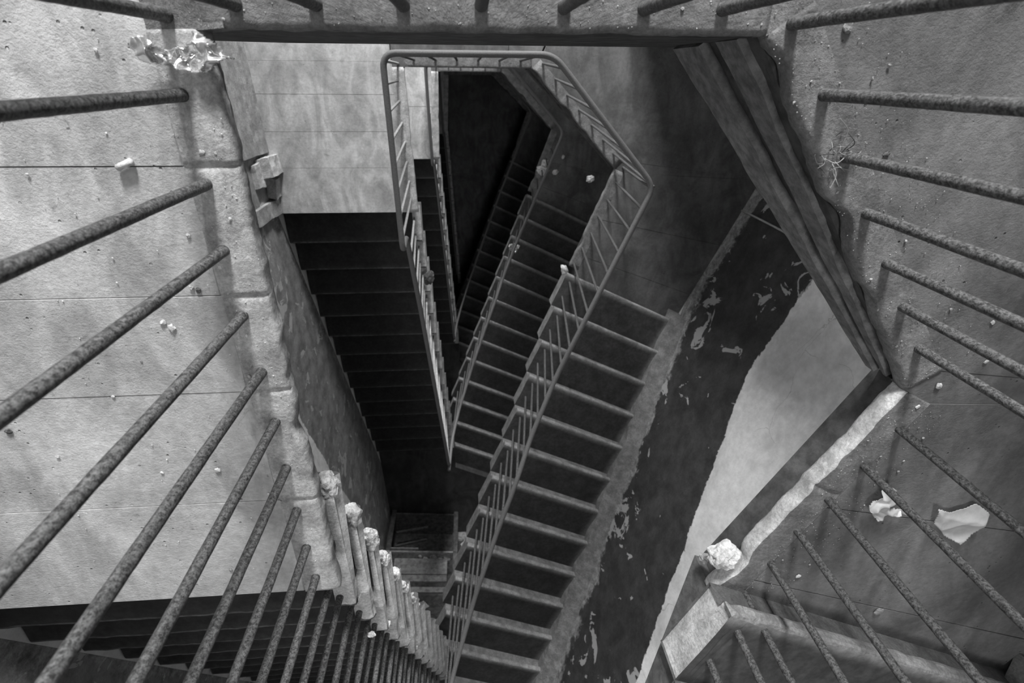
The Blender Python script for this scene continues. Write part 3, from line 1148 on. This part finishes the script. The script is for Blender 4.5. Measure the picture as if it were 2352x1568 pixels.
fl1 = [(-0.442, 0.072), (-0.447, -0.036), (-0.444, -0.173), (-0.442, -0.289), (-0.436, -0.417), (-0.426, -0.541), (-0.422, -0.663), (-0.422, -0.787), (-0.421, -0.913),
       (-0.419, -1.033), (-0.413, -1.138)]
ft1 = [(-0.339, 0.087), (-0.222, 0.089), (-0.092, 0.09), (0.027, 0.092), (0.155, 0.09), (0.282, 0.09), (0.409, 0.091), (0.529, 0.073)]
fr1 = [(0.612, -0.031), (0.683, -0.133), (0.756, -0.236), (0.831, -0.337), (0.900, -0.433), (0.974, -0.534), (1.007, -0.753), (0.953, -0.861), (0.892, -0.968), (0.837, -1.073),
       (0.792, -1.190), (0.742, -1.305)]
f1 = [(x, y, z) for (x, y, z) in flight_feet(S1, True, 1, 13)]
railing(S1, None, 'nearest rusted iron railing, its balusters sweeping past the camera around the top landing',
        fl1 + f1, ft1, fr1 + flight_feet(S1, False, 1, 5), True, 0, M['rust'], M['rust'])
fl2 = [(-0.465, 0.047), (-0.475, -0.059), (-0.477, -0.192), (-0.468, -0.333), (-0.460, -0.465), (-0.459, -0.606), (-0.451, -0.746), (-0.450, -0.880)]
ft2 = [(-0.355 + 0.148 * i, 0.072) for i in range(6)]
fr2 = [(0.544, 0.055), (0.638, -0.043), (0.728, -0.145), (0.821, -0.243), (0.923, -0.346), (1.017, -0.447), (1.106, -0.547), (1.191, -0.65), (1.15, -0.767), (1.091, -0.898),
       (1.031, -1.029), (0.978, -1.163), (0.914, -1.286), (0.853, -1.419)]
railing(S2, None, 'second railing down, angular loop of iron handrail standing clear in the middle of the well', fl2 + flight_feet(S2, True, 1, 12), ft2,
        fr2 + flight_feet(S2, False, 1, 13), False, 1, M['rust'], M['rust_lit'])
railing(S3, None, 'third railing down, smaller loop of handrail nested inside the second', fl2 + flight_feet(S3, True, 1, 12), ft2,
        fr2 + flight_feet(S3, False, 1, 13), False, 1, M['rust'], M['rust_lit'])
railing(S4, None, 'deepest railing, barely visible around the black bottom of the well', fl2 + flight_feet(S4, True, 1, 12), ft2,
        fr2 + flight_feet(S4, False, 1, 13), False, 1, M['rust'], M['rust_lit'])
# ==== DETAILS ====


def on_floor(name, maker, x, y, z):
    o = maker
    o.location = (x, y, z)
    return o


# --- crumpled sheets: an outlined piece of paper or foil with folds
def sheet(name, outline, z, mat, label, cat, fold=0.02, res=0.004, freq=30, seed=0, lift=0.0, bend=None, thick=0.0006):
    xs = [p[0] for p in outline]
    ys = [p[1] for p in outline]
    cx_, cy_ = sum(xs) / len(xs), sum(ys) / len(ys)

    def inside(x, y):
        c = False
        n = len(outline)
        for i in range(n):
            x1, y1 = outline[i]
            x2, y2 = outline[(i + 1) % n]
            if (y1 > y) != (y2 > y) and x < (x2 - x1) * (y - y1) / (y2 - y1) + x1:
                c = not c
        return c
    nx, ny = int((max(xs) - min(xs)) / res) + 2, int((max(ys) - min(ys)) / res) + 2
    bm = bmesh.new()
    vv = {}

    def vert(i, j):
        if (i, j) not in vv:
            x, y = min(xs) + i * res, min(ys) + j * res
            p = V((x * freq, y * freq, seed))
            h = 0
            for o_, a_ in ((1, 1.0), (2.3, 0.4)):
                h += a_ * (1 - 2 * abs(noise.noise(p * o_ * 0.5 + V((o_, seed, 0)))) * 1.6)
            h = max(0.0, h * 0.5 + 0.45) * fold
            if bend:
                h += bend(x - cx_, y - cy_)
            vv[(i, j)] = bm.verts.new((x - cx_ + 0.3 * fold * noise.noise(p * 1.3), y - cy_ + 0.3 * fold * noise.noise(p * 1.3 + V((4, 4, 4))), h + 0.001))
        return vv[(i, j)]
    for i in range(nx):
        for j in range(ny):
            x, y = min(xs) + (i + 0.5) * res, min(ys) + (j + 0.5) * res
            if inside(x, y):
                bm.faces.new((vert(i, j), vert(i + 1, j), vert(i + 1, j + 1), vert(i, j + 1)))
    o = from_bm(name, bm, mat, None, smooth=True)
    md = o.modifiers.new('thickness', 'SOLIDIFY')
    md.thickness = thick
    o.location = (cx_, cy_, z + lift)
    tag(o, label, cat)
    return o


sheet('foil_wrapper', [(-0.500, 0.036), (-0.468, 0.045), (-0.454, 0.028), (-0.438, 0.026), (-0.418, 0.030), (-0.412, 0.050), (-0.391, 0.048), (-0.366, 0.032), (-0.352, 0.016), (-0.378, 0.004),
                       (-0.4, -0.006), (-0.425, -0.002), (-0.455, 0.004), (-0.482, 0.012), (-0.490, 0.024)], 0.0, M['foil'],
      'crumpled shiny foil wrapper lying on the corner of the top landing', 'wrapper', 0.026, 0.0022, 42, 3)
sheet('crumpled_paper', [(1.006, -0.962), (1.012, -0.925), (1.032, -0.915), (1.052, -0.945), (1.055, -0.985), (1.115, -1.003), (1.110, -1.012), (1.032, -1.029), (1.0, -1.005), (0.995, -0.98)], 0.0, M['paper'],
      'small torn pale paper scrap, standing up in folds on the right landing', 'paper', 0.03, 0.0025, 36, 8)
pp = sheet('folded_paper', [(1.186, -1.000), (1.235, -1.020), (1.300, -1.000), (1.350, -1.035), (1.350, -1.076), (1.318, -1.150), (1.262, -1.115), (1.205, -1.060)], 0.0, M['paper'],
           'larger square sheet of creased paper on the right landing', 'paper', 0.02, 0.003, 14, 21)

# --- lumps, chips and pebbles
rock('plaster_lump', (0.662, -1.170, -0.045), (0.075, 0.06, 0.07), M['rock'], 'white plaster lump wedged under the broken marble edge of the right landing', 'rubble', seed=3, flat=0.8, sub=4, rz=0.6)
rock('plaster_lump', (0.640, -1.235, -0.075), (0.03, 0.03, 0.03), M['rock_grey'], 'small grey mortar crumb clinging below the white plaster lump', 'rubble', seed=5, sub=3)
# rolled chip
vs, fs = tube([(-0.012, -0.004, 0.006), (-0.004, 0, 0.0068), (0.006, 0.003, 0.0066), (0.013, 0.006, 0.007)], 0.0055, 12, 0.0016, 160)
o = obj('plaster_roll', vs, fs, M['rock'], smooth=True)
o.location = (-0.563, -0.141, 0.0)
tag(o, 'pale stub lying across a crack on the left landing', 'stub')
chips = [(-0.496, -0.261, 0.009, 'rock', 'white angular chip beside the third near left baluster'),
         (-0.515, -0.358, 0.011, 'rock', 'pale chip left of the brown flake, above the long joint'),
         (-0.504, -0.364, 0.012, 'rust', 'dark brown flake lying just above the long joint of the left landing'),
         (-0.571, -0.438, 0.017, 'rock', 'larger of two white flakes on the middle of the left landing'),
         (-0.584, -0.427, 0.013, 'rock', 'smaller pointed one of two white flakes on the left landing'),
         (-0.569, -0.784, 0.014, 'rock', 'white chip at the tip of a scratch, low on the left landing'),
         (-0.686, -0.785, 0.008, 'rock', 'tiny white chip between the two lowest long left bars'),
         (-0.882, -0.731, 0.009, 'rock', 'small white chip at the end of a short joint near the left frame edge'),
         (-0.611, -1.096, 0.010, 'rock_grey', 'grey chip close to the dark edge of the left landing'),
         (-0.438, -0.122, 0.010, 'rock', 'flat white chip on the edge strip of the left landing, left of its twin'),
         (-0.417, -0.124, 0.006, 'rock', 'flat white chip on the edge strip of the left landing, right of its twin'),
         (-0.725, -0.587, 0.008, 'rock', 'white chip sitting in the second joint of the left landing'),
         (-0.648, -0.509, 0.006, 'rock_grey', 'tiny grey chip in the middle of the left landing'),
         (-0.456, -0.321, 0.008, 'rock', 'white chip near the fourth near left baluster foot'),
         (-0.951, -0.661, 0.014, 'rust', 'dark stone chip at the far left beside a long bar'),
         (0.885, -1.248, 0.016, 'rock', 'pale stone chip on the crack near the foot of the near right stair'),
         (1.181, -1.425, 0.028, 'rock_grey', 'grey pebble lying on the first tread of the near right stair'),
         (0.623, 0.071, 0.020, 'rock_grey', 'round rubble lump at the top right behind the second bar'),
         (0.759, -0.129, 0.013, 'rust', 'dark crumb left on the dusty right landing beside the twigs'),
         (1.123, -0.476, 0.011, 'rock', 'white chip high on the right landing near the frame edge'),
         (1.060, -0.633, 0.018, 'rock', 'pale angular stone sitting beside the wide crack of the right landing'),
         (1.030, -0.690, 0.012, 'rock', 'white chip lying just below the corner crack of the right landing'),
         (0.991, -0.885, 0.014, 'rock_grey', 'small grey crumb above the torn paper scrap'),
         (1.151, -0.574, 0.012, 'rock', 'white chip in the wide crack by the right frame edge')]
for i, (x, y, sz, m_, lb) in enumerate(chips):
    rock('stone_chip', (x, y, -0.0005), (sz, sz * 0.8, sz * 0.4), M[m_], lb, 'stone chip', seed=i * 1.7 + 1, sub=2)
o = rock('pebble', (-0.372, -1.70, -0.232), (0.024, 0.02, 0.018), M['rock'], 'pale pebble balanced on the third step of the near left stair', 'pebble', seed=31, sub=3)
rock('rubble_lump', (0.775, -1.475, Z2 + 0.0), (0.055, 0.10, 0.05), M['rock'], 'white rubble lump on the edge at the foot of the large stair', 'rubble', seed=12, sub=3, rz=0.3)
rock('rubble_lump', (0.938, -0.733, Z2), (0.05, 0.06, 0.04), M['rock_grey'], 'grey lump lying loose in the open beside the second railing corner', 'rubble', seed=14, sub=3)
rock('mortar_clod', (-0.37, -1.603, -3.49), (0.09, 0.12, 0.07), M['wood'], 'dark clod stuck on a step end of the second left stair', 'rubble', seed=15, sub=3)
for x, y, sz, lb in ((0.982, -1.165, 0.16, 'largest pale rubble lump in the dusty heap on the third landing'), (1.01, -1.08, 0.1, 'upper rubble lump of the heap on the third landing'),
                     (1.16, -1.194, 0.08, 'rubble lump right of the heap on the third landing'), (1.259, -1.0, 0.05, 'lone pale lump beyond the third railing')):
    rock('rubble_lump', (x, y, Z3), (sz, sz * 0.8, sz * 0.5), M['rock'], lb, 'rubble', seed=sz * 50, sub=3)
sheet('crumpled_foil', [(0.50, -2.08), (0.60, -2.05), (0.66, -2.10), (0.62, -2.19), (0.52, -2.16)], Z3 + 0.33, M['foil'], 'crumpled foil caught on a dark step of the third stair', 'wrapper', 0.06, 0.01, 14, 5)

# twigs and straw caught at a baluster foot
tw = empty('twig_tangle', 'tangle of dry twigs and straw caught around a baluster foot on the right', 'twigs', loc=(0.655, -0.125, 0.0))
rr_ = random.Random(4)
for i in range(26):
    a = rr_.uniform(0, 6.28)
    L = rr_.uniform(0.012, 0.05)
    x, y = rr_.gauss(0, 0.016), rr_.gauss(-0.005, 0.022)
    b = a + rr_.uniform(-0.9, 0.9)
    p = [V((x, y, 0.003)), V((x + math.cos(a) * L / 2, y + math.sin(a) * L / 2, rr_.uniform(0.004, 0.016))), V((x + math.cos(b) * L, y + math.sin(b) * L, rr_.uniform(0.002, 0.01)))]
    vs, fs = tube(fillet(p, 0.01, 4), rr_.uniform(0.0004, 0.0009), 5)
    obj('twig', vs, fs, M['straw'] if i % 3 else M['ink'], tw)

# --- grit nobody could count
def grit(name, label, regions, count, mat, smin, smax, seed):
    rnd = random.Random(seed)
    bm = bmesh.new()
    for i in range(count):
        a, b, c, z, bias = regions[rnd.randrange(len(regions))]
        u, w = rnd.random(), rnd.random() ** bias
        p = V(a).lerp(V(b), u) + V(c) * w
        s_ = rnd.uniform(smin, smax) * (2.2 if rnd.random() < 0.05 else 1)
        m_ = Matrix.Translation((p.x, p.y, z + s_ * 0.25)) @ Matrix.Rotation(rnd.uniform(0, 6), 4, 'Z') @ Matrix.Rotation(rnd.uniform(-0.5, 0.5), 4, 'X') @ Matrix.Diagonal((s_, s_ * rnd.uniform(0.5, 1), s_ * 0.5, 1))
        bmesh.ops.create_icosphere(bm, subdivisions=1, radius=0.6, matrix=m_)
    o = from_bm(name, bm, mat, None, recalc=False)
    tag(o, label, 'grit', kind='stuff')
    return o


grit('grit', 'pale grit and plaster crumbs sprinkled along the top and right landing edge',
     [((-0.36, 0.06), (0.5, 0.06), (0, 0.22), 0.0, 1.0), ((0.5, 0.04), (0.99, -0.64), (0.16, 0.11), 0.0, 1.6), ((0.98, -0.66), (0.74, -1.28), (0.14, -0.06), 0.0, 1.5)], 1100, M['edge'], 0.0010, 0.0030, 5)
grit('grit', 'fine pale crumbs scattered over the bright left landing and its rough edge strip',
     [((-0.39, 0.05), (-0.37, -1.15), (-0.10, 0), 0.0, 1.0), ((-0.45, 0.05), (-0.43, -1.15), (-0.5, 0), 0.0, 1.4)], 260, M['rock'], 0.0012, 0.0034, 6)

# --- skirting on the left wall of the second landing, broken near the stair
def skirt(name, y0, y1, z, x_of, mat, label_kind=True, parent=None):
    prof = [(0, 0), (0.045, 0), (0.045, 0.13), (0.034, 0.15), (0.034, 0.17), (0.022, 0.185), (0.028, 0.20), (0.028, 0.42), (0.018, 0.44), (0.0, 0.45)]
    bm = bmesh.new()
    K = 30
    rows = []
    for k in range(K + 1):
        y = y0 + (y1 - y0) * k / K
        rows.append([bm.verts.new((x_of(y) + d + (0.003 * noise.noise(V((y * 12, h * 20, 0))) if d else 0), y, z + h)) for d, h in prof])
    n = len(prof)
    for k in range(K):
        for i in range(n):
            bm.faces.new((rows[k][i], rows[k][(i + 1) % n], rows[k + 1][(i + 1) % n], rows[k + 1][i]))
    bm.faces.new(rows[0])
    bm.faces.new(rows[-1])
    o = from_bm(name, bm, mat, parent)
    o['kind'] = 'structure'
    return o


for zz in (Z2, Z3):
    skirt('baseboard_left', 1.09, -0.53, zz, lambda y: xl(y) + 0.001, M['skirting_stone'])
skirt('baseboard_left', -0.86, -0.97, Z2, lambda y: xl(y) + 0.001, M['skirting_stone'])
for x, y, sx, sy, sz, rz, lb in ((-1.425, -0.615, 0.10, 0.13, 0.20, 0.15, 'upright broken marble block leaning on the left wall past the skirting end'),
                                 (-1.440, -0.775, 0.07, 0.14, 0.10, -0.1, 'low broken marble block between the upright block and the last skirting piece'),
                                 (-1.475, -0.66, 0.05, 0.16, 0.30, 0.05, 'thin mortar slab standing against the left wall behind the broken blocks')):
    bm = bmesh.new()
    bmesh.ops.create_cube(bm, size=1.0)
    bmesh.ops.subdivide_edges(bm, edges=bm.edges[:], cuts=5, use_grid_fill=True)
    for v in bm.verts:
        v.co = V((v.co.x * sx, v.co.y * sy, (v.co.z + 0.5) * sz))
        v.co += V((noise.noise(v.co * 18 + V((y * 9, 0, 0))), noise.noise(v.co * 18 + V((0, 5, y))), noise.noise(v.co * 18) * 0.5)) * 0.010 * (1 if v.co.z > 0.001 else 0)
    bmesh.ops.rotate(bm, cent=(0, 0, 0), matrix=Matrix.Rotation(rz, 3, 'Z'), verts=bm.verts)
    o = from_bm('marble_block', bm, M['edge'])
    o.location = (x, y, Z2)
    tag(o, lb, 'rubble')

# --- thin conduit on the right wall of the second landing
wp = V((2.216, -0.995)) - V((0.917, -0.398)) * 0.012
wq = V((rwall(-0.995).x, -0.995)) - V((0.917, -0.398)) * 0.014
pts = [(wq.x + 0.004 * math.sin(i * 1.1), wq.y, Z2 + 0.02 + i * 0.2) for i in range(15)]
vs, fs = tube(pts, 0.008, 10)
tag(obj('conduit', vs, fs, M['pipe'], smooth=True), 'thin pale metal conduit running up the dark wall of the second landing', 'pipe')

# --- old wooden cabinet on the half landing
cab = empty('wooden_cabinet', 'broken old wooden cabinet with rubble on its shelf on the half landing deep below', 'cabinet', loc=(-0.78, -5.86, MZ2))
cab.rotation_euler.z = -0.10


def box(name, x0, x1, y0, y1, z0, z1, mat, parent, rot=None):
    bm = bmesh.new()
    prism_into(bm, [(x0, y0), (x1, y0), (x1, y1), (x0, y1)], z0, z1, 0.004)
    o = from_bm(name, bm, mat, parent)
    if rot:
        o.rotation_euler = rot
    return o


hw, fy, by = 0.44, 0.20, -0.20
for sx in (-1, 1):
    for yy in (fy - 0.05, by):
        box('post', sx * hw - 0.03, sx * hw + 0.03, yy, yy + 0.05, 0.0, 1.38, M['wood'], cab)
box('back_panel', -hw, hw, by, by + 0.02, 0.06, 1.36, M['wood'], cab)
box('bottom_panel', -hw, hw, by, fy, 0.05, 0.075, M['wood'], cab)
box('shelf', -hw + 0.03, hw - 0.03, by, fy + 0.02, 0.74, 0.765, M['wood_pale'], cab)
box('shelf', -hw + 0.03, -0.05, fy - 0.02, fy + 0.01, 0.68, 0.70, M['wood_pale'], cab)
for k, (a, b) in enumerate(((0.84, 1.08), (1.095, 1.19), (1.20, 1.26), (1.27, 1.345))):
    box('front_board', -hw + 0.10, hw - 0.10, fy - 0.03, fy - 0.008 - 0.008 * (k == 2), a, b, M['wood_pale'] if k != 2 else M['wood'], cab)
box('cabinet_top', -hw - 0.02, hw + 0.02, by - 0.02, fy + 0.015, 1.38, 1.405, M['wood'], cab)
for k, (z0, rt) in enumerate(((0.50, 0.30), (0.30, 0.26))):
    bm = bmesh.new()
    prism_into(bm, [(-0.22, -0.012), (0.22, -0.012), (0.22, 0.012), (-0.22, 0.012)], -0.015, 0.015)
    o = from_bm('slat', bm, M['wood'], cab)
    o.location = (-0.16, 0.10 + 0.03 * k, z0)
    o.rotation_euler = (0, rt, 0)
for k, (x, sz) in enumerate(((0.05, 0.07), (0.16, 0.10), (0.24, 0.12), (0.32, 0.09), (-0.02, 0.05), (0.36, 0.06))):
    w_ = cab.matrix_world
    lx, ly = x, 0.11 + 0.04 * math.sin(k * 2)
    ca, sa = math.cos(-0.10), math.sin(-0.10)
    rock('rubble_lump', (-0.78 + lx * ca - ly * sa, -5.86 + lx * sa + ly * ca, MZ2 + 0.763), (sz, sz * 0.8, sz * 0.5), M['rock_grey'] if k % 2 else M['rock'],
         ['pale crumb of rubble', 'grey lump of rubble', 'largest pale lump of rubble', 'grey lump of rubble near the right post', 'leftmost pale crumb of rubble', 'rightmost grey crumb of rubble'][k] + ' on the cabinet shelf', 'rubble', seed=40 + k, sub=2)
for k, (x, y, w_, h_, rz, lb) in enumerate(((-0.02, 0.15, 0.12, 0.07, -0.5, 'nearest small paper scrap on the dark cabinet top'), (-0.04, 0.05, 0.16, 0.10, -0.7, 'left one of two paper scraps lying together on the cabinet top'),
                                            (0.09, 0.05, 0.07, 0.14, 0.5, 'right one of two paper scraps lying together on the cabinet top'))):
    ca, sa = math.cos(rz), math.sin(rz)
    ol = [(-0.78 + x + ca * a - sa * b, -5.86 + y - 0.1 * x + sa * a + ca * b) for a, b in ((-w_ / 2, -h_ / 2), (w_ / 2, -h_ * 0.4), (w_ * 0.45, h_ / 2), (-w_ * 0.3, h_ * 0.45))]
    sheet('paper_scrap', ol, MZ2 + 1.405, M['paper'], lb, 'paper', 0.006, 0.008, 18, k)
